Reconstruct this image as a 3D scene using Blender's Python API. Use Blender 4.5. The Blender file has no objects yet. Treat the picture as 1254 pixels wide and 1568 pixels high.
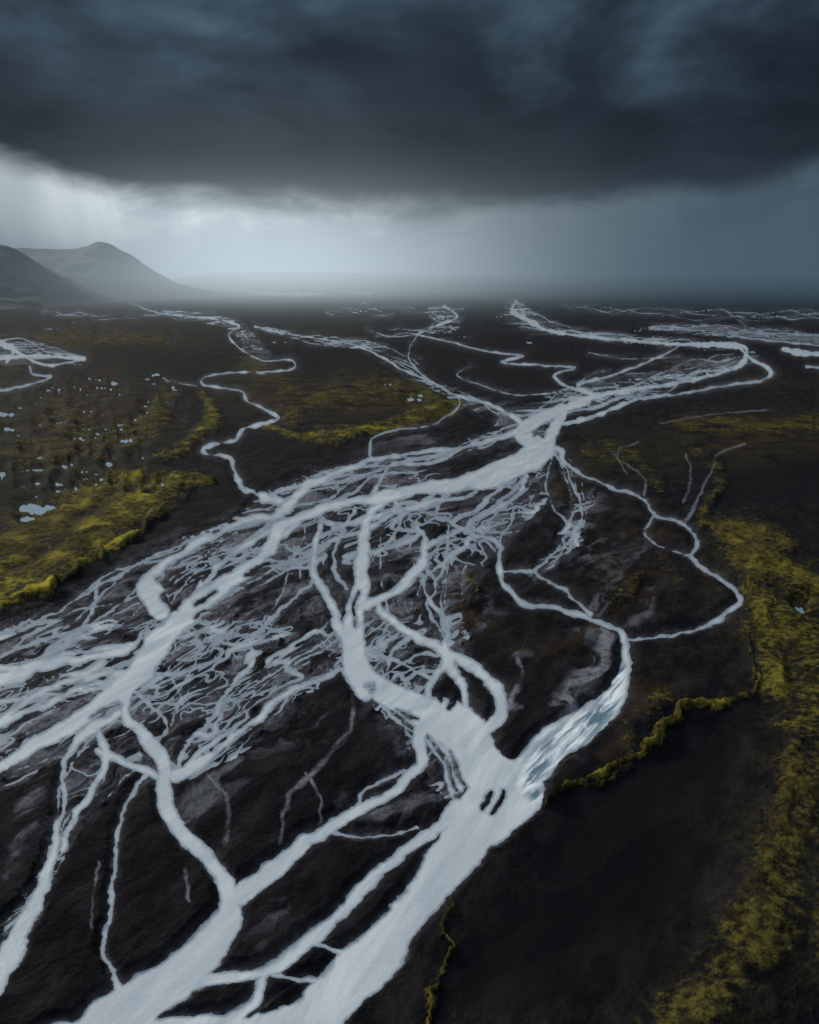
import bpy, math, random
import numpy as np
rng=random.Random(7)
sc=bpy.context.scene
F=1230.0; HOR=425.0; CX=627.0; CY=784.0; CAMZ=200.0
P=math.atan((CY-HOR)/F)
# ------------------------------------------------ camera
cam=bpy.data.cameras.new("camera"); co=bpy.data.objects.new("camera",cam); sc.collection.objects.link(co)
co.location=(0,0,CAMZ); co.rotation_euler=(math.pi/2-P,0,0)
cam.sensor_fit='VERTICAL'; cam.angle=2*math.atan(784/F); cam.clip_start=1; cam.clip_end=300000
sc.camera=co
sc.view_settings.view_transform='Standard'; sc.view_settings.look='None'; sc.view_settings.exposure=0
def elev_tan(py): return math.tan(math.atan((CY-py)/F)-P)
# ------------------------------------------------ noise
def vnoise(x,y,seed=0):
    xi=np.floor(x).astype(np.int64); yi=np.floor(y).astype(np.int64)
    fx=x-xi; fy=y-yi; fx=fx*fx*fx*(fx*(fx*6-15)+10); fy=fy*fy*fy*(fy*(fy*6-15)+10)
    T=np.random.RandomState(seed+100).rand(256,256)*2-1
    a=T[xi&255,yi&255]; b=T[(xi+1)&255,yi&255]; c=T[xi&255,(yi+1)&255]; d=T[(xi+1)&255,(yi+1)&255]
    return (a*(1-fx)+b*fx)*(1-fy)+(c*(1-fx)+d*fx)*fy
def fbm(x,y,o,seed=0,g=0.5):
    s=0;a=1;n=0
    for i in range(o):
        s=s+a*vnoise(x*2**i+17.3*i,y*2**i+9.1*i,seed+i); n+=a; a*=g
    return s/n
# ------------------------------------------------ tracing raster in image pixels, projected onto the ground further down
X0,X1,Y0,Y1=-360,1620,426,1840
W=X1-X0; H=Y1-Y0
CAP=14.0
sdf=np.full((H,W),CAP,np.float32)
Zr=lambda: np.zeros((H,W),np.float32)
silt=Zr(); veg=Zr(); olive=Zr(); blue=Zr(); rust=Zr(); braid=Zr()
def seg(L,a,b,mode,I=1.0):
    x0,y0,w0=a; x1,y1,w1=b
    m=max(w0,w1)/2+(CAP if mode in('w','l') else 1)
    ax=int(max(X0,min(x0,x1)-m)); bx=int(min(X1,max(x0,x1)+m+1)); ay=int(max(Y0,min(y0,y1)-m)); by=int(min(Y1,max(y0,y1)+m+1))
    if ax>=bx or ay>=by: return
    xs=np.arange(ax,bx,dtype=np.float32)[None,:]-x0; ys=np.arange(ay,by,dtype=np.float32)[:,None]-y0
    dx=x1-x0; dy=y1-y0; L2=dx*dx+dy*dy+1e-6
    t=np.clip((xs*dx+ys*dy)/L2,0,1)
    d=np.sqrt((xs-t*dx)**2+(ys-t*dy)**2); r=(w0+(w1-w0)*t)/2
    V=L[ay-Y0:by-Y0,ax-X0:bx-X0]
    if mode=='w': np.minimum(V,d-r,out=V)
    elif mode=='l': np.maximum(V,np.minimum(r-d,CAP),out=V)
    else: np.maximum(V,I*np.clip(1.3*(1-d/np.maximum(r,.5)),0,1),out=V)
def smooth(pts,step=6):
    P_=[np.array(p,float) for p in pts]; P_=[2*P_[0]-P_[1]]+P_+[2*P_[-1]-P_[-2]]; out=[]
    for i in range(1,len(P_)-2):
        n=max(2,int(np.hypot(*(P_[i+1]-P_[i])[:2])/step))
        for k in range(n):
            t=k/n
            q=0.5*((2*P_[i])+(-P_[i-1]+P_[i+1])*t+(2*P_[i-1]-5*P_[i]+4*P_[i+1]-P_[i+2])*t*t+(-P_[i-1]+3*P_[i]-3*P_[i+1]+P_[i+2])*t**3)
            out.append(q)
    out.append(P_[-2]); return np.array(out)
def wig(n,lam,sd):
    r=random.Random(sd); s=np.arange(n)*5.0
    return sum(math.sqrt(1/(k+1))*np.sin(2*math.pi*s/(lam/(k*0.8+1))*r.uniform(.8,1.25)+r.uniform(0,6.28)) for k in range(3))/1.7
SD=[0]
def chan(pts,L=None,mode='w',I=1.0,amp=None,vary=.22,ws=1.0):
    L=sdf if L is None else L
    pts=[(p[0],p[1],(p[2] if len(p)>2 else 4)*ws) for p in pts]
    q=smooth(pts,5 if pts[0][1]>620 else 3); n=len(q); SD[0]+=1
    tx=np.gradient(q[:,0]); ty=np.gradient(q[:,1]); l=np.hypot(tx,ty)+1e-6
    k=np.clip((q[:,1]-HOR)/350,.15,1); wm=float(np.mean(q[:,2]))
    a=(1.4+0.04*q[:,2])*k if amp is None else amp
    o=wig(n,45+3*wm,SD[0])*a
    x=q[:,0]-ty/l*o; y=q[:,1]+tx/l*o*.8
    w=q[:,2]*(1+vary*wig(n,60+5*wm,SD[0]+500)*(1.4 if wm<14 and mode=='w' else .7))
    if mode=='w':
        fs=np.clip((y-450)/180,0,1); w=w*(.60+.40*fs)*(1+(1-fs)*.5*wig(n,26,SD[0]+900))
    w=np.maximum(w,.7)
    for i in range(n-1): seg(L,(x[i],y[i],w[i]),(x[i+1],y[i+1],w[i+1]),mode,I)
def belt(pts,n,w0,w1,L=None,mode='w',I=1.0,sd=1,spread=1.0,lam=13.0,full=.5):
    L=sdf if L is None else L
    q=smooth(pts,5); N=len(q)
    tx=np.gradient(q[:,0]); ty=np.gradient(q[:,1]); l=np.hypot(tx,ty)+1e-6
    tau=np.cumsum(l/np.maximum(q[:,2],5))
    r=random.Random(sd)
    for i in range(n):
        o=(-1+2*(i+.5)/n)*.8+0.0*tau
        for k in range(3): o=o+(.34/(k*1.3+1))*np.sin(tau/lam*2*math.pi*(k*1.1+1)*r.uniform(.7,1.3)+r.uniform(0,6.28))
        o=np.clip(o,-1.15,1.15)*q[:,2]*spread
        x=q[:,0]-ty/l*o; y=q[:,1]+tx/l*o
        wb=w0+(w1-w0)*r.random()**1.8
        w=wb*(1+.5*np.sin(tau*r.uniform(.3,.8)+r.uniform(0,6)))
        if r.random()<full: a,b=0,N
        else:
            a=int(r.uniform(0,.7)*N); b=min(N,a+int(r.uniform(.2,.5)*N))
        tp=np.clip(np.minimum(np.arange(N)-a,b-np.arange(N))/8,0.15,1)
        w=np.maximum(w*tp,.8)
        II=I*r.uniform(.5,1) if mode=='s' else 1
        for j in range(a,b-1): seg(L,(x[j],y[j],w[j]),(x[j+1],y[j+1],w[j+1]),mode,II)
C=chan
# ---- trunk from the far upper right
C([(790,462,8),(785,476,10),(812,492,10),(835,505,8),(880,513,7),(950,520,6),(1040,527,7),(1130,530,10)])
C([(1040,527,5),(1130,528,9),(1142,545,9),(1128,562,8),(1080,578,6),(1030,588,6),(975,596,8),(915,606,11),(862,628,16)])
C([(1128,528,7),(1150,550,6),(1180,568,7),(1168,582,5),(1110,590,4),(1050,602,4),(975,612,5),(925,632,8),(880,645,7),(845,652,10)])
C([(1040,530,3),(990,555,4),(935,575,5),(885,590,6),(905,604,7)])
C([(634,512,3),(690,524,3),(755,540,3),(802,545,4),(768,555,4),(835,560,4),(882,564,3),(850,574,5),(866,590,5),(905,603,7)])
C([(390,500,2.5),(450,513,3),(530,525,3),(578,543,4),(616,566,4),(662,585,4),(698,606,5),(745,618,5),(785,636,7),(805,655,10)])
C([(862,628,18),(820,645,24),(798,666,20),(830,690,32),(800,712,30)])
C([(862,628,16),(850,655,18),(838,690,24)])
C([(1120,514,3),(1190,523,3),(1270,530,4),(1400,540,5)]); C([(980,503,1.5),(1100,507,1.5),(1254,513,2.5),(1400,516,3)])
C([(1200,535,8),(1230,541,12),(1290,545,14)]); C([(1235,562,5),(1290,566,8)])
C([(900,540,1.5),(960,549,1.5),(1040,546,1.5)]); C([(720,560,1.5),(700,575,1.5),(740,590,2),(790,605,2),(850,600,3)])
C([(1110,475,1.2),(1140,500,1.5),(1120,514,2)]); C([(560,505,1.2),(600,515,1.5),(640,512,2)])
# ---- main west trunk
C([(815,700,40),(765,725,34),(700,741,26),(620,753,20),(550,767,17),(480,784,15),(432,806,18),(408,850,24),(350,890,26),(290,935,34),(245,985,40),(205,1035,38),(150,1083,30),(80,1125,24),(0,1172,20),(-90,1215,22)])
C([(805,655,12),(755,674,7),(700,686,5),(640,692,7),(570,706,7),(505,728,10),(455,758,16),(420,790,14),(365,800,10),(315,826,13),(262,856,13),(226,893,25),(245,935,38)])
C([(390,770,3),(430,752,6),(480,742,8)]); C([(700,686,4),(660,700,4),(600,712,5),(582,740,6),(560,765,5)])
C([(245,985,20),(160,1003,13),(80,1016,18),(0,1042,22),(-80,1064,26)]); C([(285,935,10),(200,985,9),(110,1000,9),(40,1020,13),(-60,1030,10)])
C([(340,806,4),(250,846,4),(160,893,4),(70,945,3),(0,976,4),(-60,1000,5)]); C([(150,890,4),(142,935,5),(100,980,6),(60,1010,8)])
C([(215,1025,9),(130,1050,9),(60,1085,10),(-30,1115,14)]); C([(190,1050,8),(110,1060,7),(0,1075,9),(-60,1080,12)])
C([(470,790,5),(425,830,6),(390,872,9),(345,905,10)]); C([(430,806,8),(370,838,9),(320,880,10),(285,925,10)])
# ---- centre trunk
C([(585,768,12),(566,790,13),(556,820,18),(553,860,22),(552,900,28),(542,940,33),(545,990,37),(556,1030,42),(600,1068,46),(650,1090,52),(700,1115,62),(735,1160,68),(765,1205,94),(735,1250,88),(705,1295,82),(668,1345,66),(630,1400,58),(575,1460,66),(520,1515,80),(465,1570,106),(380,1650,150),(300,1740,160)])
C([(495,795,7),(480,835,11),(484,880,13),(508,930,14),(528,980,18),(538,1035,22),(560,1060,26)])
C([(640,770,7),(602,808,6),(645,815,9),(652,850,15),(628,885,16),(590,915,16),(560,925,18)])
C([(575,920,12),(592,945,15),(635,975,14),(688,1000,18),(732,1030,20),(764,1058,20),(768,1092,20),(740,1118,22)])
C([(690,945,6),(682,990,13),(690,1020,18),(706,1050,14),(716,1078,11),(700,1105,12)]); C([(690,1010,16),(664,1038,13),(655,1070,12)])
C([(800,715,9),(735,775,6),(692,800,7),(720,818,7),(690,855,6),(650,885,4),(662,920,6),(682,960,7),(684,1000,9)])
C([(700,745,6),(660,775,7),(620,770,8),(560,800,7),(500,800,7)]); C([(545,780,6),(520,820,5),(510,870,5),(530,900,6)])
C([(650,840,8),(690,820,7),(740,790,7),(790,760,6),(808,725,9)])
C([(600,760,6),(615,790,5),(600,830,5),(565,850,7)]); C([(680,750,5),(668,790,4),(690,800,4)]); C([(590,945,6),(600,900,5),(650,880,5)])
C([(560,1000,7),(600,1010,5),(640,1030,5),(662,1045,7)]); C([(628,975,6),(600,1000,5),(590,1040,7)]); C([(655,870,6),(670,900,4),(655,935,4),(690,985,5)])
# ---- east streams
C([(838,685,12),(858,692,10),(872,716,9),(930,743,6),(984,764,6),(1002,788,6),(1045,802,6),(1068,830,7),(1060,856,8),(1105,888,6),(1132,916,14),(1112,940,11),(1062,966,7),(965,980,6)],ws=.75)
C([(808,730,7),(765,770,5),(720,798,6),(726,820,7),(763,830,8),(764,868,10),(776,900,10),(802,925,10),(850,930,8),(900,945,9),(948,968,11),(960,990,12)],ws=.85)
C([(960,988,12),(955,1030,20),(940,1070,36),(900,1106,46),(850,1140,54),(806,1180,56),(806,1225,46),(750,1270,60)],vary=.08)
C([(768,874,4),(820,880,5),(868,908,5),(905,940,8)],ws=.85); C([(848,690,5),(878,745,4),(892,785,5),(880,818,7),(850,848,4),(818,878,6)],ws=.85)
C([(1000,788,3),(985,815,1.5),(1010,835,1.5),(1055,850,2)]); C([(845,700,2),(835,740,2),(850,780,2),(880,810,3)]); C([(795,770,2),(780,800,3),(765,830,4)])
# ---- lower west
C([(245,985,18),(205,1055,15),(190,1095,19),(222,1130,20),(248,1168,24),(256,1230,25),(280,1280,23),(328,1328,25),(354,1378,36),(335,1430,50),(275,1490,62),(205,1545,80),(130,1610,110),(40,1700,150)])
C([(655,1090,28),(640,1135,23),(642,1172,20),(602,1212,17),(540,1245,19),(470,1290,25),(420,1330,27),(368,1372,32)])
C([(538,1020,4),(500,1038,8),(440,1062,10),(375,1115,11),(320,1158,14),(268,1190,22)])
C([(482,885,4),(430,935,6),(388,975,6),(386,1015,7),(350,1055,7),(330,1095,6),(290,1135,6),(270,1180,7)])
C([(180,1090,13),(130,1125,16),(100,1170,8),(98,1225,8),(86,1285,11),(62,1365,22),(28,1435,30),(-10,1500,38),(-60,1580,40)])
C([(150,1110,8),(160,1172,13),(118,1245,10),(92,1300,13)]); C([(150,1150,12),(200,1170,12),(240,1190,12)])
C([(228,1180,6),(188,1245,6),(175,1325,6),(166,1415,8),(158,1455,7),(186,1515,11),(200,1540,14)])
C([(700,1235,20),(662,1275,22),(600,1318,18),(542,1378,24),(475,1440,24),(405,1488,22),(330,1498,20),(240,1520,26)])
C([(475,1440,8),(530,1462,8),(560,1440,10)]); C([(410,1490,12),(385,1535,18),(330,1580,30)]); C([(568,1362,3),(612,1374,3)])
C([(500,1275,4),(570,1282,3),(640,1268,4)]); C([(620,1180,5),(560,1210,5),(540,1245,7)]);C([(400,1490,7),(470,1502,8),(520,1500,10)])
C([(690,1120,10),(682,1165,6),(690,1220,8)]); C([(665,1130,8),(690,1160,8),(705,1210,12)]); C([(200,1055,6),(240,1090,4),(255,1120,4),(225,1140,6)])
C([(265,1040,3),(275,1075,3.5),(258,1110,4),(240,1140,5)])
C([(100,1625,120),(300,1610,110),(430,1620,110)],amp=0)
# ---- upper west streams
C([(200,464,2),(240,478,2.5),(330,489,3.5),(366,499,4),(350,514,3),(372,536,3),(405,552,2.5),(446,551,3),(445,566,3),(375,570,3),(318,576,3),(312,590,3.5),(368,598,3),(378,614,3),(404,626,4),(426,641,5),(372,658,6),(356,674,5),(312,684,6),(318,695,5),(352,703,6),(362,730,6),(378,750,8),(412,765,11),(445,768,13)],vary=.35)
C([(240,575,1.2),(262,585,1.2),(300,592,1.5)]); C([(-60,520,10),(0,526,9),(35,545,7),(72,560,5),(130,550,4)]); C([(-80,545,10),(0,548,8),(60,545,7),(128,549,8)])
C([(45,562,5),(50,573,4),(78,577,4),(40,590,4),(0,598,6),(-60,604,8)]); C([(0,522,7),(20,535,8),(10,555,6)])
C([(640,512,2.5),(628,530,2.5),(627,552,2.5),(645,572,2.5),(664,586,3)]); C([(566,700,4),(570,672,3.5),(602,660,2.5),(660,650,2.5),(700,625,3),(702,610,3)])
C([(680,468,3),(700,485,5),(672,497,4),(640,511,3)],vary=.4); C([(388,449,5.5),(440,450,8),(496,450,5.5)],amp=.3); C([(540,448,6),(572,448,8)],amp=.3)
C([(1200,437,4),(1290,438,5)],amp=.3)
# ---- braid belts
B=[([(1150,545,10),(1080,563,16),(1000,582,22),(930,602,20),(865,630,20),(820,650,20)],7,1.2,4,.5),
([(690,610,6),(740,625,14),(800,640,18),(850,620,18),(900,590,14),(930,575,8)],4,1.2,3,.5),
([(530,522,3),(590,552,8),(650,582,10),(710,612,10),(780,645,16)],4,1,2,.4),
([(800,655,12),(720,685,14),(640,705,20),(560,725,22),(480,752,26),(420,790,30),(330,840,34),(240,895,44),(140,960,56),(0,1025,56),(-80,1060,56)],9,1.5,6,.3),
([(810,700,22),(700,748,22),(600,772,26),(500,805,32),(420,860,52),(340,915,56),(270,965,62),(190,1045,56),(90,1105,60),(-60,1175,60)],9,1.5,8,.3),
([(620,765,80),(610,840,90),(600,900,80),(610,960,80),(620,1020,60)],5,2,6,.3),
([(470,800,30),(450,870,50),(430,940,70),(360,1000,80),(270,1050,60),(220,1090,30)],6,1.2,4,.2),
([(530,950,12),(500,1000,30),(440,1050,40),(370,1110,40),(290,1170,24),(260,1190,8)],4,1.4,4,.4),
([(825,720,18),(800,760,36),(740,805,44),(700,860,40),(690,930,28),(690,1000,20)],4,1.3,4,.3),
([(200,1060,24),(180,1120,50),(150,1180,50),(110,1240,26),(80,1330,14),(20,1430,20)],4,1.6,6,.4),
([(560,1000,30),(600,1060,40),(660,1110,50),(700,1170,60)],3,2,8,.4),
([(790,462,8),(790,480,20),(840,500,12),(900,512,8),(1000,522,8),(1110,530,8)],5,.9,1.7,.5),
([(660,476,8),(690,490,18),(660,505,6)],3,.8,1.4,.4),
([(240,478,5),(330,490,8),(365,503,10),(390,540,18),(400,560,14)],3,.7,1.2,.4),
([(-60,540,24),(40,540,20),(125,550,8)],5,1.2,4,.5),
([(1000,500,6),(1120,508,10),(1260,520,10),(1400,530,10)],4,.8,1.4,.4),
([(400,740,5),(420,765,10),(450,780,16)],3,1.2,2.5,.4),
([(390,500,3),(470,518,7),(560,530,9),(640,560,10)],3,.8,1.2,.4),
([(850,690,8),(880,740,16),(890,790,18),(850,850,10),(815,885,6)],3,1,2.2,.4),
([(480,474,5),(600,478,7),(720,474,6)],6,.7,1.3,0),([(850,470,5),(1000,480,8),(1150,482,8),(1350,480,8)],9,.8,1.5,0),([(60,478,4),(180,486,6),(300,486,5)],5,.7,1.2,0),([(560,512,5),(700,505,7),(800,515,6)],4,.7,1.2,0),
]
for i,(p,n,a,b,f) in enumerate(B):
    belt(p,n,a,b,sd=20+i,full=f)
    if i>18 or i==16: continue
    q=smooth(p,8)
    for j in range(len(q)-1): seg(braid,(q[j][0],q[j][1],q[j][2]*2.9),(q[j+1][0],q[j+1][1],q[j+1][2]*2.9),'s',1)
def S(L,pts,I,br=1): C(pts,L=L,mode='s',I=I,vary=.45)
for p in [[(540,1040,8),(538,1110,7),(505,1165,12),(440,1235,9),(430,1295,8)],[(470,1190,6),(492,1230,6),(490,1265,5)],[(318,1190,9),(352,1240,9),(345,1300,14)],[(285,1340,8),(290,1390,6)],[(795,1015,12),(800,1045,11),(780,1080,18),(800,1088,8)],
          [(1140,685,5),(1100,700,5),(1080,745,5),(1052,795,7),(1045,800,6)],[(1050,700,4),(1058,735,4),(1045,775,4)],[(975,680,3),(945,703,4),(985,738,4),(988,765,6)],[(940,700,3),(960,730,3)],[(640,650,3),(600,662,4)],
          [(830,1160,10),(890,1165,20)],[(1010,650,3),(1080,640,3),(1180,630,3)],[(150,1330,5),(140,1430,5)]]:
    S(silt,p,.75)
film=Zr()
for p in [[(880,760,80),(900,830,110),(950,900,100),(900,960,80)],[(600,660,40),(700,700,60),(780,690,30)],[(700,900,60),(790,1000,60)],[(60,1180,60),(40,1260,60),(20,1360,40)],[(540,1240,50),(600,1250,60),(680,1230,40)],[(560,1440,60),(600,1370,60)],[(420,1400,50),(380,1440,60)],[(960,980,30),(1000,900,60),(990,850,60)],[(300,1080,60),(220,1200,50)],[(300,1250,80),(400,1150,80),(500,1100,60)]]:
    S(film,p,.65)
film=np.maximum(film,braid)
S(film,[(930,960,16),(925,1010,50),(895,1065,56),(850,1100,30)],1.6); S(silt,[(930,980,8),(925,1020,24),(890,1070,30),(860,1100,14)],.75)
# land bars inside channels
for p in [[(738,1238,5),(746,1222,8),(752,1212,4)],[(752,1246,4),(764,1228,8),(770,1212,3)],[(300,1532,6),(345,1520,18),(375,1512,6)],[(400,1548,8),(440,1525,22),(470,1508,8)],[(430,1418,10),(490,1395,30),(540,1350,10)],[(520,1440,8),(555,1400,30),(610,1350,30),(640,1310,8)],
          [(818,668,3),(826,660,7),(832,652,3)],[(262,890,4),(250,915,10),(262,930,4)],[(300,850,3),(322,862,8),(310,890,4)],[(560,1050,4),(572,1048,7),(570,1058,4)],[(690,1046,5),(697,1062,14),(690,1085,6)],[(668,1060,3),(676,1072,7)],[(375,880,4),(400,870,8),(420,850,4)],[(330,905,4),(300,925,7)],
          [(690,1150,2),(700,1175,6),(704,1200,2)],[(740,1090,3),(726,1070,10),(722,1050,5)],[(180,1075,2),(160,1085,5),(140,1098,2)],[(225,960,2),(215,985,5),(190,1010,2)],[(640,1100,2),(622,1095,6),(606,1085,2)],[(545,960,2),(540,930,5),(548,905,2)],[(300,945,2),(325,930,5),(345,915,2)]]:
    C(p,mode='l',amp=0)
# ---- ponds
def pond(x,y,rx,ry):
    k=max(2,int(rx/3))
    for i in range(k):
        a=rng.uniform(-.8,.8); px=x+a*rx; py=y+rng.uniform(-.3,.3)*ry
        seg(sdf,(px,py,ry*1.6*(1-abs(a)*.5)),(px+rng.uniform(.3,.6)*rx*.5,py+rng.uniform(-.2,.2)*ry,ry*1.1*(1-abs(a)*.4)),'w')
    seg(blue,(x-rx*.6,y,ry*5+12),(x+rx*.6,y,ry*5+12),'s',1)
for p in [(52,780,26,9),(40,797,16,5),(192,676,10,4),(165,711,10,4),(100,716,7,5),(8,634,16,5),(10,657,12,3),(8,727,14,5),(175,589,9,4),(240,575,9,3),(633,611,14,4),(648,606,8,3),(112,748,5,3),(92,742,7,3),(130,722,6,3),(60,740,8,2.5),(125,597,4,2),(150,594,6,2.5),(812,525,12,2),(90,598,4,2),(595,588,7,2),(1225,936,12,9)]: pond(*p)
for i in range(110):
    x=rng.gauss(110,75); y=rng.uniform(575,762); pond(x,y,rng.uniform(2.2,8),rng.uniform(1.1,2.0))
for i in range(55):
    x=rng.uniform(-100,1350); y=rng.uniform(452,525); pond(x,y,rng.uniform(4,16),rng.uniform(.5,1.0))
# ---- vegetation
V=lambda p,I:S(veg,p,I)
V([(-60,950,70),(0,915,80),(60,880,80),(120,845,90),(180,800,90),(230,765,80),(270,745,50),(325,742,14)],1.0)
V([(-40,900,70),(10,860,80),(80,800,80),(150,755,70),(215,730,46)],.85); V([(0,942,16),(70,905,20),(130,872,20),(190,835,20),(245,790,20)],1.25)
V([(245,705,24),(290,680,50),(325,640,34),(312,605,16)],.8); V([(405,655,24),(460,675,30),(540,665,26),(640,640,36),(700,620,34)],.85); V([(470,672,12),(600,650,14),(690,635,28)],.85)
V([(380,560,50),(430,590,70),(450,640,80)],.5); V([(480,620,70),(560,600,70),(640,600,60),(680,620,40)],.52); V([(60,515,36),(100,520,40),(250,520,40)],.48); V([(150,690,80),(220,650,90),(260,600,50)],.52); V([(20,700,100),(120,690,80),(90,640,70)],.48)
V([(1075,812,24),(1130,830,76),(1180,850,100),(1230,900,110),(1300,930,110)],.8); V([(1150,880,70),(1160,940,110),(1170,1000,110),(1185,1060,70)],.75)
V([(1200,960,150),(1245,1040,180),(1235,1150,180),(1215,1280,170),(1180,1420,170),(1110,1520,170),(1020,1620,170)],.52)
V([(1215,1160,60),(1205,1230,70),(1185,1310,70),(1155,1380,50)],.62); V([(1254,1300,60),(1254,1480,40)],.5); V([(1130,1440,60),(1080,1540,80)],.5)
V([(838,1238,6),(870,1212,9),(930,1186,12),(985,1160,12),(1030,1118,18),(1062,1086,16),(1110,1082,11),(1148,1074,10)],1.15); V([(1148,1074,6),(1162,1050,6),(1145,1010,6),(1140,980,6)],.8)
V([(694,1378,8),(700,1400,18),(684,1430,11),(688,1470,13),(668,1520,14),(650,1590,20)],.8)
V([(900,690,44),(960,700,54),(1010,740,44)],.45); V([(1040,650,40),(1120,655,44),(1240,655,44),(1320,660,44)],.55); V([(1060,690,36),(1100,720,46),(1080,790,30)],.48)
V([(900,1210,20),(960,1180,24),(970,1120,60),(1010,1080,60)],.45); V([(940,930,30),(980,890,20)],.4); V([(1010,860,40),(1040,900,40)],.35); V([(715,870,30),(730,930,30)],.38)
R=lambda p,I:S(rust,p,I)
R([(715,880,50),(725,930,70),(740,970,40)],1); R([(930,850,40),(900,900,40)],1); R([(760,1010,40),(850,1000,40)],.4); R([(150,640,80),(260,640,80)],.6); R([(70,650,100),(160,600,100)],.6)
R([(400,600,60),(560,620,60),(680,620,50)],.7); R([(250,515,60),(60,510,60)],.6); R([(1100,660,70),(1250,680,70)],.7); R([(850,750,70),(1000,850,100),(880,980,90)],.4); R([(1000,1050,90),(920,1180,40)],.5)
O=lambda p,I:S(olive,p,I)
O([(-200,560,160),(0,620,220),(120,650,240),(200,640,200),(150,720,180),(0,820,180)],1); O([(350,600,110),(500,610,130),(640,610,100)],1); O([(0,500,60),(300,520,70),(560,500,50)],.8)
O([(1150,880,180),(1200,1000,200),(1250,1200,240),(1200,1400,280),(1100,1560,300)],1); O([(900,700,90),(1100,680,130),(1300,680,130)],.8); O([(1000,560,40),(1300,600,60)],.4)
flat=Zr(); S(flat,[(860,1330,160),(960,1250,200),(1080,1160,130),(1100,1120,60)],1); S(flat,[(760,1480,160),(880,1400,300),(1000,1320,260)],1); S(flat,[(1120,760,90),(1250,740,110),(1400,740,110)],1)
# ------------------------------------------------ ground lattice, spaced in image pixels (fine where traced, coarse beyond)
cx=np.concatenate([np.linspace(-9000,-420,14),np.linspace(-400,-80,100),np.arange(-76,1330,1.4),np.linspace(1334,1611,90),np.linspace(1700,10300,14)])
cy=np.concatenate([[425.25,425.6],np.arange(426.4,560,.9),np.arange(560,1600,1.4),np.linspace(1603,1838,70),np.linspace(1860,3300,22)])
PX,PY=np.meshgrid(cx,cy)
u=(CY-PY)/F; dy=math.cos(P)+u*math.sin(P); dz=-math.sin(P)+u*math.cos(P); T=CAMZ/(-dz)
GX=(PX-CX)/F*T; GY=dy*T
k=np.clip((PY-HOR)/380,.08,1)
def samp(L,x,y):
    x=np.clip(x-X0,0,W-1.01); y=np.clip(y-Y0,0,H-1.01)
    xi=x.astype(int); yi=y.astype(int); fx=x-xi; fy=y-yi
    return (L[yi,xi]*(1-fx)+L[yi,xi+1]*fx)*(1-fy)+(L[yi+1,xi]*(1-fx)+L[yi+1,xi+1]*fx)*fy
wx=PX+k*5.5*fbm(PX/30,PY/20,5,1,.55); wy=PY+k*4.5*fbm(PX/30,PY/18,5,31,.55)
s=samp(sdf,wx,wy)+k*2.0*fbm(PX/11,PY/7,4,61)
bx=PX+k*18*fbm(PX/34,PY/24,6,71,.6); by=PY+k*13*fbm(PX/34,PY/24,6,81,.6)
vg=samp(veg,bx,by); sl=samp(silt,wx,wy); ol=samp(olive,bx,by); ru=samp(rust,bx,by); fl=samp(film,bx,by); br=samp(braid,bx,by); fla=samp(flat,PX,PY); bl_=samp(blue,PX,PY)
# small anastomosing threads following the valley direction
A=math.radians(28); U_=GX*math.cos(A)-GY*math.sin(A); V_=GX*math.sin(A)+GY*math.cos(A)
strk=0
def thread(n_,wpx):   # signed distance (image pixels) to the zero line of a noise field
    gx=np.gradient(n_,cx,axis=1); gy=np.gradient(n_,cy,axis=0)
    g_=np.hypot(gx,gy); return np.abs(n_)/(g_+.012)-wpx
for cell,d0,d1,sd in [(6.5,0,560,5),(12,440,1050,25),(26,820,2200,45),(70,1800,9000,65)]:
    wgt=np.clip((GY-d0)/(d0*.25+1),0,1)*np.clip((d1-GY)/(d1*.2),0,1)
    q1=fbm(U_/cell*.35,V_/cell*.2,3,sd+3); q2=fbm(U_/cell*.35+40,V_/cell*.2,3,sd+4)
    uw=U_/cell+1.7*q1; vw=V_/(cell*2.6)+.9*q2
    n_=vnoise(uw,vw,sd)+.5*vnoise(uw*2.1,vw*2.0,sd+1)
    n2=vnoise(uw*.55+9,vw*.5,sd+7)+.45*vnoise(uw*1.25,vw*1.2,sd+8)
    n3=vnoise(uw*1.7+5,vw*1.5,sd+11)+.5*vnoise(uw*3.3,vw*2.9,sd+12)
    pat=fbm(U_/(cell*4),V_/(cell*7),2,sd+2); p2=fbm(U_/(cell*3)+7,V_/(cell*5),2,sd+6)
    kk=np.clip(k,.25,1)
    f=np.minimum(thread(n_,kk*(.65+4.0*pat)),thread(n2,kk*(1.4+6.0*p2)))
    f=np.minimum(f,thread(n3,kk*(.15+3.0*pat)))
    f=f+(1-np.clip(br*2.4-.1,0,1))*34+(1-wgt)*20
    s=np.minimum(s,f)
    st=.5+.5*fbm(uw*.9,V_/(cell*3.6)+q2,5,sd+9,.6); strk=strk*(1-wgt)+st*wgt if not np.isscalar(strk) else st
near=np.exp(-np.clip(s,0,50)/3.0)*.42*np.clip(strk*2.4-.5,0,1.4)*(1-np.clip(bl_,0,1))
film_=np.clip((strk-.45)*5,0,1)*fl
sl=np.maximum(np.maximum(sl*np.clip(strk*3.2-.8,.1,1.2),near),film_*.8)
sl=np.clip(sl,0,1)*(1-np.clip(vg*1.5,0,1)*.85)
z=np.clip(s*.13,-.8,1.5)
land=np.clip((s-3)/10,0,1)
rough_=1-.9*np.clip(fla,0,1)
hill=fbm(GX/38,GY/38,5,7)
gul=np.abs(fbm(U_/55,V_/38,5,17,.55))
z=z+land*(np.clip(vg,0,1.0)*(2.8+3.4*hill+9*np.clip(gul,0,.5))+ol*1.8*(1+fbm(GX/60,GY/60,4,12))*rough_+(.8*(1+fbm(GX/22,GY/22,5,15)))*rough_)
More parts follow.
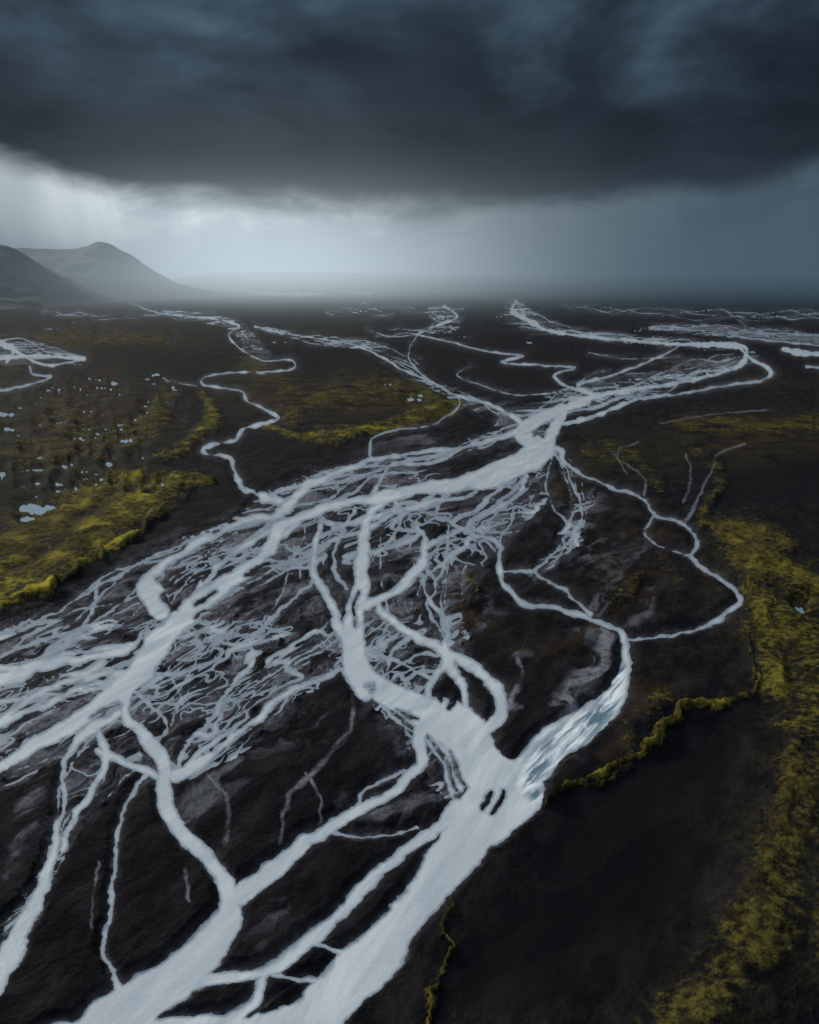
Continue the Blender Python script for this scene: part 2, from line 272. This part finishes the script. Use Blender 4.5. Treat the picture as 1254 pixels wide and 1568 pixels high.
def mesh_grid(name,GX,GY,Z,attrs,mat):
    R_,C_=GX.shape; me=bpy.data.meshes.new(name)
    co_=np.stack([GX,GY,Z],-1).reshape(-1,3).astype(np.float32)
    i=np.arange(R_*C_).reshape(R_,C_)
    q=np.stack([i[:-1,:-1],i[1:,:-1],i[1:,1:],i[:-1,1:]],-1).reshape(-1,4).astype(np.int32)
    me.vertices.add(len(co_)); me.vertices.foreach_set("co",co_.ravel())
    me.loops.add(q.size); me.loops.foreach_set("vertex_index",q.ravel())
    me.polygons.add(len(q)); me.polygons.foreach_set("loop_start",(np.arange(len(q))*4).astype(np.int32))
    me.update(calc_edges=True)
    for an,arr in attrs.items():
        A_=me.attributes.new(an,'FLOAT','POINT'); A_.data.foreach_set("value",np.ascontiguousarray(arr,dtype=np.float32).ravel())
    ob=bpy.data.objects.new(name,me); sc.collection.objects.link(ob); me.materials.append(mat); return ob
# ------------------------------------------------ material helpers
class N:
    def __init__(s,tree): s.t=tree; s.t.nodes.clear()
    def n(s,ty,**kw):
        x=s.t.nodes.new(ty)
        for k_,v in kw.items(): setattr(x,k_,v)
        return x
    def put(s,inp,v):
        if v is None: return
        if hasattr(v,'is_output'): s.t.links.new(v,inp)
        elif isinstance(v,(tuple,list)): inp.default_value=tuple(v)+((1,) if len(v)==3 and inp.type=='RGBA' else ())
        else: inp.default_value=v
    def m(s,op,a,b=None,c=None,clamp=False):
        x=s.n('ShaderNodeMath',operation=op,use_clamp=clamp)
        for i_,v in enumerate((a,b,c)): s.put(x.inputs[i_],v)
        return x.outputs[0]
    def mix(s,f,a,b,mode='MIX'):
        x=s.n('ShaderNodeMix',data_type='RGBA',blend_type=mode); s.put(x.inputs[0],f); s.put(x.inputs[6],a); s.put(x.inputs[7],b); return x.outputs[2]
    def noise(s,vec,scale,detail=5,rough=.55,dist=0):
        x=s.n('ShaderNodeTexNoise'); s.put(x.inputs['Vector'],vec); x.inputs['Scale'].default_value=scale; x.inputs['Detail'].default_value=detail; x.inputs['Roughness'].default_value=rough; x.inputs['Distortion'].default_value=dist
        return x.outputs['Fac']
    def ss(s,v,a,b,c=0,d=1):
        x=s.n('ShaderNodeMapRange',interpolation_type='SMOOTHSTEP'); s.put(x.inputs[0],v); x.inputs[1].default_value=a; x.inputs[2].default_value=b; x.inputs[3].default_value=c; x.inputs[4].default_value=d; return x.outputs[0]
    def attr(s,a): return s.n('ShaderNodeAttribute',attribute_name=a).outputs['Fac']
    def mapv(s,vec,scale=(1,1,1),rot=(0,0,0)):
        x=s.n('ShaderNodeMapping'); s.put(x.inputs[0],vec); x.inputs['Rotation'].default_value=rot
        y=s.n('ShaderNodeMapping'); s.put(y.inputs[0],x.outputs[0]); y.inputs['Scale'].default_value=scale; return y.outputs[0]
def newmat(name):
    m=bpy.data.materials.new(name); m.use_nodes=True; return m,N(m.node_tree)
# ground
gm,g=newmat("lava_sand_and_moss")
pos=g.n('ShaderNodeNewGeometry').outputs['Position']
flow=g.mapv(pos,(1,.4,1),(0,0,A))
n1=g.noise(pos,.004,4,.6); n2=g.noise(pos,.03,5,.62); n3=g.noise(pos,.25,4,.72); nf=g.noise(flow,.10,5,.68)
rg=g.m('SUBTRACT',1,g.attr('flat'),clamp=True)
base=g.mix(g.m('MULTIPLY',g.ss(nf,.38,.7),g.m('ADD',g.m('MULTIPLY',rg,.8),.2)),(.0028,.0029,.0040),(.0180,.0165,.0180))
base=g.mix(g.ss(n1,.45,.65,0,.5),base,(.0085,.0078,.0086))
oli=g.mix(g.ss(n3,.35,.65),(.0080,.0078,.0044),(.044,.036,.015))
f_ol=g.m('MULTIPLY',g.m('MULTIPLY',g.attr('olive'),rg),g.ss(n2,.32,.62,.1,.85),clamp=True)
base=g.mix(f_ol,base,oli)
f_ru=g.m('MULTIPLY',g.attr('rust'),g.ss(n2,.40,.64,.0,.9),clamp=True)
base=g.mix(f_ru,base,(.044,.024,.008))
vc=g.mix(g.ss(n3,.36,.66),(.022,.019,.006),(.125,.104,.018)); vc=g.mix(g.m('MULTIPLY',g.ss(n2,.49,.63,0,.95),g.ss(g.attr('veg'),.55,1.1)),vc,(.40,.32,.034))
vc=g.mix(g.ss(nf,.49,.63,0,.9),vc,(.015,.012,.006))
vc=g.mix(g.ss(n1,.45,.6,0,.5),vc,(.055,.040,.014))
nn=g.m('ADD',g.m('MULTIPLY',g.m('SUBTRACT',n2,.5),2.4),g.m('MULTIPLY',g.m('SUBTRACT',n3,.5),2.2))
f_v=g.ss(g.m('ADD',g.m('MULTIPLY',g.attr('veg'),1.3),nn),.33,1.05); f_v=g.m('MULTIPLY',f_v,g.ss(g.attr('veg'),.02,.25))
base=g.mix(f_v,base,vc)
f_s=g.m('MULTIPLY',g.attr('silt'),g.ss(n3,.3,.62,.35,1),clamp=True)
base=g.mix(f_s,base,(.195,.195,.22))
b=g.n('ShaderNodeBsdfPrincipled'); g.put(b.inputs['Base Color'],base); g.put(b.inputs['Roughness'],g.m('SUBTRACT',.9,g.m('MULTIPLY',f_s,.35)))
b.inputs['Specular IOR Level'].default_value=.05
bp=g.n('ShaderNodeBump'); bp.inputs['Strength'].default_value=.9; bp.inputs['Distance'].default_value=2.0; g.put(bp.inputs['Height'],g.m('MULTIPLY',g.m('ADD',g.m('MULTIPLY',rg,.85),.15),g.m('ADD',g.m('MULTIPLY',n2,2.2),n3))); g.put(b.inputs['Normal'],bp.outputs[0])
o=g.n('ShaderNodeOutputMaterial'); g.put(o.inputs[0],b.outputs[0])
mesh_grid("ground",GX,GY,z,{'veg':vg,'silt':sl,'olive':ol,'rust':ru,'flat':fla},gm)
# river water
wm,g=newmat("glacial_silt_water")
pos=g.n('ShaderNodeNewGeometry').outputs['Position']
fl_=g.mapv(pos,(1,.2,1),(0,0,A))
st=g.noise(fl_,.10,4,.6,.6); big=g.noise(pos,.012,3,.5)
dep=g.attr('depth'); bl=g.attr('clear')
c=g.mix(g.ss(st,.3,.72),(.38,.43,.47),(.63,.66,.67)); c=g.mix(g.ss(big,.35,.65,0,.7),c,(.45,.485,.515))
c=g.mix(g.ss(dep,0,6.0,.85,0),c,(.16,.20,.245))
sw=g.noise(g.mapv(pos,(1,.12,1),(0,0,math.radians(37))),.22,4,.6,.5)
c=g.mix(g.attr('swift'),c,g.mix(g.ss(sw,.40,.60),(.09,.16,.21),(.86,.89,.90)))
c=g.mix(bl,c,(.28,.36,.42))
b=g.n('ShaderNodeBsdfPrincipled'); g.put(b.inputs['Base Color'],c); g.put(b.inputs['Roughness'],g.m('SUBTRACT',.30,g.m('MULTIPLY',bl,.1))); b.inputs['IOR'].default_value=1.33
bp=g.n('ShaderNodeBump'); bp.inputs['Strength'].default_value=.4; bp.inputs['Distance'].default_value=.5; g.put(bp.inputs['Height'],g.m('ADD',st,g.noise(pos,.5,3,.6))); g.put(b.inputs['Normal'],bp.outputs[0])
o=g.n('ShaderNodeOutputMaterial'); g.put(o.inputs[0],b.outputs[0])
swift=Zr()
C([(952,1020,20),(930,1080,50),(885,1120,66),(838,1155,66),(812,1190,56),(822,1222,30)],L=swift,mode='s',I=1.0,amp=0,vary=0)
def sub(A_):
    r=list(range(0,A_.shape[0],2)); c_=list(range(0,A_.shape[1],2))
    if r[-1]!=A_.shape[0]-1: r.append(A_.shape[0]-1)
    if c_[-1]!=A_.shape[1]-1: c_.append(A_.shape[1]-1)
    return A_[np.ix_(r,c_)]
mesh_grid("river",sub(GX),sub(GY),sub(GX)*0,{'depth':sub(-s/k),'clear':sub(bl_),'swift':sub(samp(swift,PX,PY))},wm)
# ------------------------------------------------ mountains
mm,g=newmat("basalt_slope")
pos=g.n('ShaderNodeNewGeometry').outputs['Position']; n=g.noise(pos,.004,5,.6)
b=g.n('ShaderNodeBsdfPrincipled'); g.put(b.inputs['Base Color'],g.mix(g.ss(n,.3,.7),(.018,.02,.021),(.045,.043,.038))); b.inputs['Roughness'].default_value=.95
o=g.n('ShaderNodeOutputMaterial'); g.put(o.inputs[0],b.outputs[0])
def mountain(Y,prof,depth,seed):
    xs=np.array([(p-CX)/F*Y*math.cos(P) for p,_ in prof]); zs=np.array([CAMZ+Y*elev_tan(q) for _,q in prof])
    X=np.linspace(xs[0],xs[-1],320); zt=np.interp(X,xs,zs); zt=np.convolve(np.pad(zt,4,mode='edge'),np.ones(9)/9,'valid')
    v=np.linspace(-1,1,120); XX,VV=np.meshgrid(X,v); YY=Y+VV*depth
    ZT=np.broadcast_to(zt,XX.shape)
    gul=np.abs(fbm(XX/420+VV*.3,YY/900,5,seed)); fall=np.clip(1-np.abs(VV),0,1)**.9
    Z=(ZT+20)*fall*(1-.5*gul*(1-fall))-20+fall*(1-fall)*120*fbm(XX/200,YY/200,4,seed+5)+9*fbm(XX/90,YY/90,3,seed+9)*fall
    return mesh_grid("mountain",XX,YY,Z,{},mm)
mountain(6600,[(-700,430),(-520,380),(-300,350),(-120,362),(-40,370),(0,374),(24,377),(42,389),(72,412),(104,436),(138,461),(175,480)],1400,3)
mountain(9300,[(-260,400),(-100,392),(0,383),(30,379),(110,381),(140,377),(152,369),(172,370),(186,382),(205,389),(228,410),(262,433),(320,447),(390,457)],1900,8)
mountain(15000,[(230,440),(280,424),(330,418),(420,416),(520,417),(620,420),(760,425),(900,430)],3000,14)
# ------------------------------------------------ mist bank
vm,g=newmat("rain_mist")
pos=g.n('ShaderNodeNewGeometry').outputs['Position']
sx=g.n('ShaderNodeSeparateXYZ'); g.put(sx.inputs[0],pos); X,Y,Z=sx.outputs
az=g.m('DIVIDE',X,g.m('MAXIMUM',Y,1000.0))
lf=g.m('EXPONENT',g.m('MULTIPLY',g.m('POWER',g.m('DIVIDE',g.m('ADD',az,.17),.27),2),-1.0))
col=g.mix(lf,(.062,.102,.137),(.54,.645,.705))
den=g.m('MULTIPLY',g.m('EXPONENT',g.m('MULTIPLY',Z,-1/420)),g.ss(Y,1600,9500))
den=g.m('MULTIPLY',g.m('MULTIPLY',den,g.ss(Z,1500,900)),1/2100)
ab=g.n('ShaderNodeVolumeAbsorption'); g.put(ab.inputs[0],(0,0,0)); g.put(ab.inputs[1],den)
em=g.n('ShaderNodeEmission'); g.put(em.inputs[0],col); g.put(em.inputs[1],g.m('MULTIPLY',den,g.ss(Z,0,260,.6,1)))  # mist glows by emission in place of scattered light, brightest left of centre
ad=g.n('ShaderNodeAddShader'); g.put(ad.inputs[0],ab.outputs[0]); g.put(ad.inputs[1],em.outputs[0])
o=g.n('ShaderNodeOutputMaterial'); g.put(o.inputs['Volume'],ad.outputs[0])
x0,x1,y0,y1,z0,z1=-24000,24000,1600,26000,-30,1500
me=bpy.data.meshes.new("mist")
me.from_pydata([(x0,y0,z0),(x1,y0,z0),(x1,y1,z0),(x0,y1,z0),(x0,y0,z1),(x1,y0,z1),(x1,y1,z1),(x0,y1,z1)],[],[(0,3,2,1),(4,5,6,7),(0,1,5,4),(1,2,6,5),(2,3,7,6),(3,0,4,7)])
me.materials.append(vm); ob=bpy.data.objects.new("mist",me); sc.collection.objects.link(ob)
# ------------------------------------------------ sky
SUNEL=math.radians(26); SUNAZ=math.radians(-48)
w=bpy.data.worlds.new("World"); sc.world=w; w.use_nodes=True; g=N(w.node_tree)
d=g.n('ShaderNodeTexCoord').outputs['Generated']
sx=g.n('ShaderNodeSeparateXYZ'); g.put(sx.inputs[0],d); X,Y,Z=sx.outputs
az=g.m('ARCTAN2',X,Y)
na=g.noise(g.mapv(d,(1,1,2.2)),2.4,5,.5,.3); nb=g.noise(g.mapv(d,(1,1,2.3)),6.5,6,.55,.3); nc=g.noise(g.mapv(d,(1,.6,.2),(0,.06,0)),15,3,.55,.2)
az2=g.m('MULTIPLY',az,az)
edge=g.m('MINIMUM',g.m('ADD',.080,g.m('MULTIPLY',az2,.22)),.17)
t=g.m('SUBTRACT',Z,edge); t=g.m('ADD',t,g.m('MULTIPLY',g.m('SUBTRACT',na,.5),.06)); t=g.m('ADD',t,g.m('MULTIPLY',g.m('SUBTRACT',nb,.5),.06))
gl=g.m('EXPONENT',g.m('MULTIPLY',g.m('POWER',g.m('DIVIDE',g.m('ADD',az,.26),.29),2),-1.0))
gapc=g.mix(gl,(.068,.110,.145),(.82,.91,.95))
gapc=g.mix(g.ss(nb,.47,.62,0,.6),gapc,g.mix(gl,(.050,.078,.105),(.30,.39,.45)))
gapc=g.mix(g.ss(nc,.38,.66,0,.40),gapc,g.mix(gl,(.042,.068,.092),(.28,.36,.42)))
core=g.mix(g.ss(nb,.35,.7),(.0070,.0105,.0170),(.015,.021,.033))
hi=g.mix(g.ss(na,.42,.62),(.011,.018,.028),(.070,.118,.165)); hi=g.mix(g.ss(nb,.40,.66,0,.65),hi,(.016,.026,.040))
deck=g.mix(g.ss(t,.03,.16),core,hi)
over=g.mix(g.ss(na,.3,.7),(.30,.37,.44),(.75,.85,.95))  # bright overhead sky, added above the frame to light the water
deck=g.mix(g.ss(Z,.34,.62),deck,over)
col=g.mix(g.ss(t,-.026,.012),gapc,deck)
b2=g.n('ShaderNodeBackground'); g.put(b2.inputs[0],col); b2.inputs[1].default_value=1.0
sky=g.n('ShaderNodeTexSky',sky_type='NISHITA'); sky.sun_disc=False; sky.sun_elevation=SUNEL; sky.sun_rotation=SUNAZ
b1=g.n('ShaderNodeBackground'); g.put(b1.inputs[0],sky.outputs[0]); b1.inputs[1].default_value=.05
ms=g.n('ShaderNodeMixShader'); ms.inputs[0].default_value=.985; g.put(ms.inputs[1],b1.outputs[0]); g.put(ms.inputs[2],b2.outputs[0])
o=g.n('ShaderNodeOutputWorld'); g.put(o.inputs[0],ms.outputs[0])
sl_=bpy.data.lights.new("sun",'SUN'); so=bpy.data.objects.new("sun",sl_); sc.collection.objects.link(so)
sl_.energy=2.4; sl_.angle=math.radians(10); sl_.color=(1,.94,.86)
from mathutils import Vector
dirv=Vector((math.sin(SUNAZ)*math.cos(SUNEL),math.cos(SUNAZ)*math.cos(SUNEL),math.sin(SUNEL)))
so.rotation_euler=dirv.to_track_quat('Z','Y').to_euler()
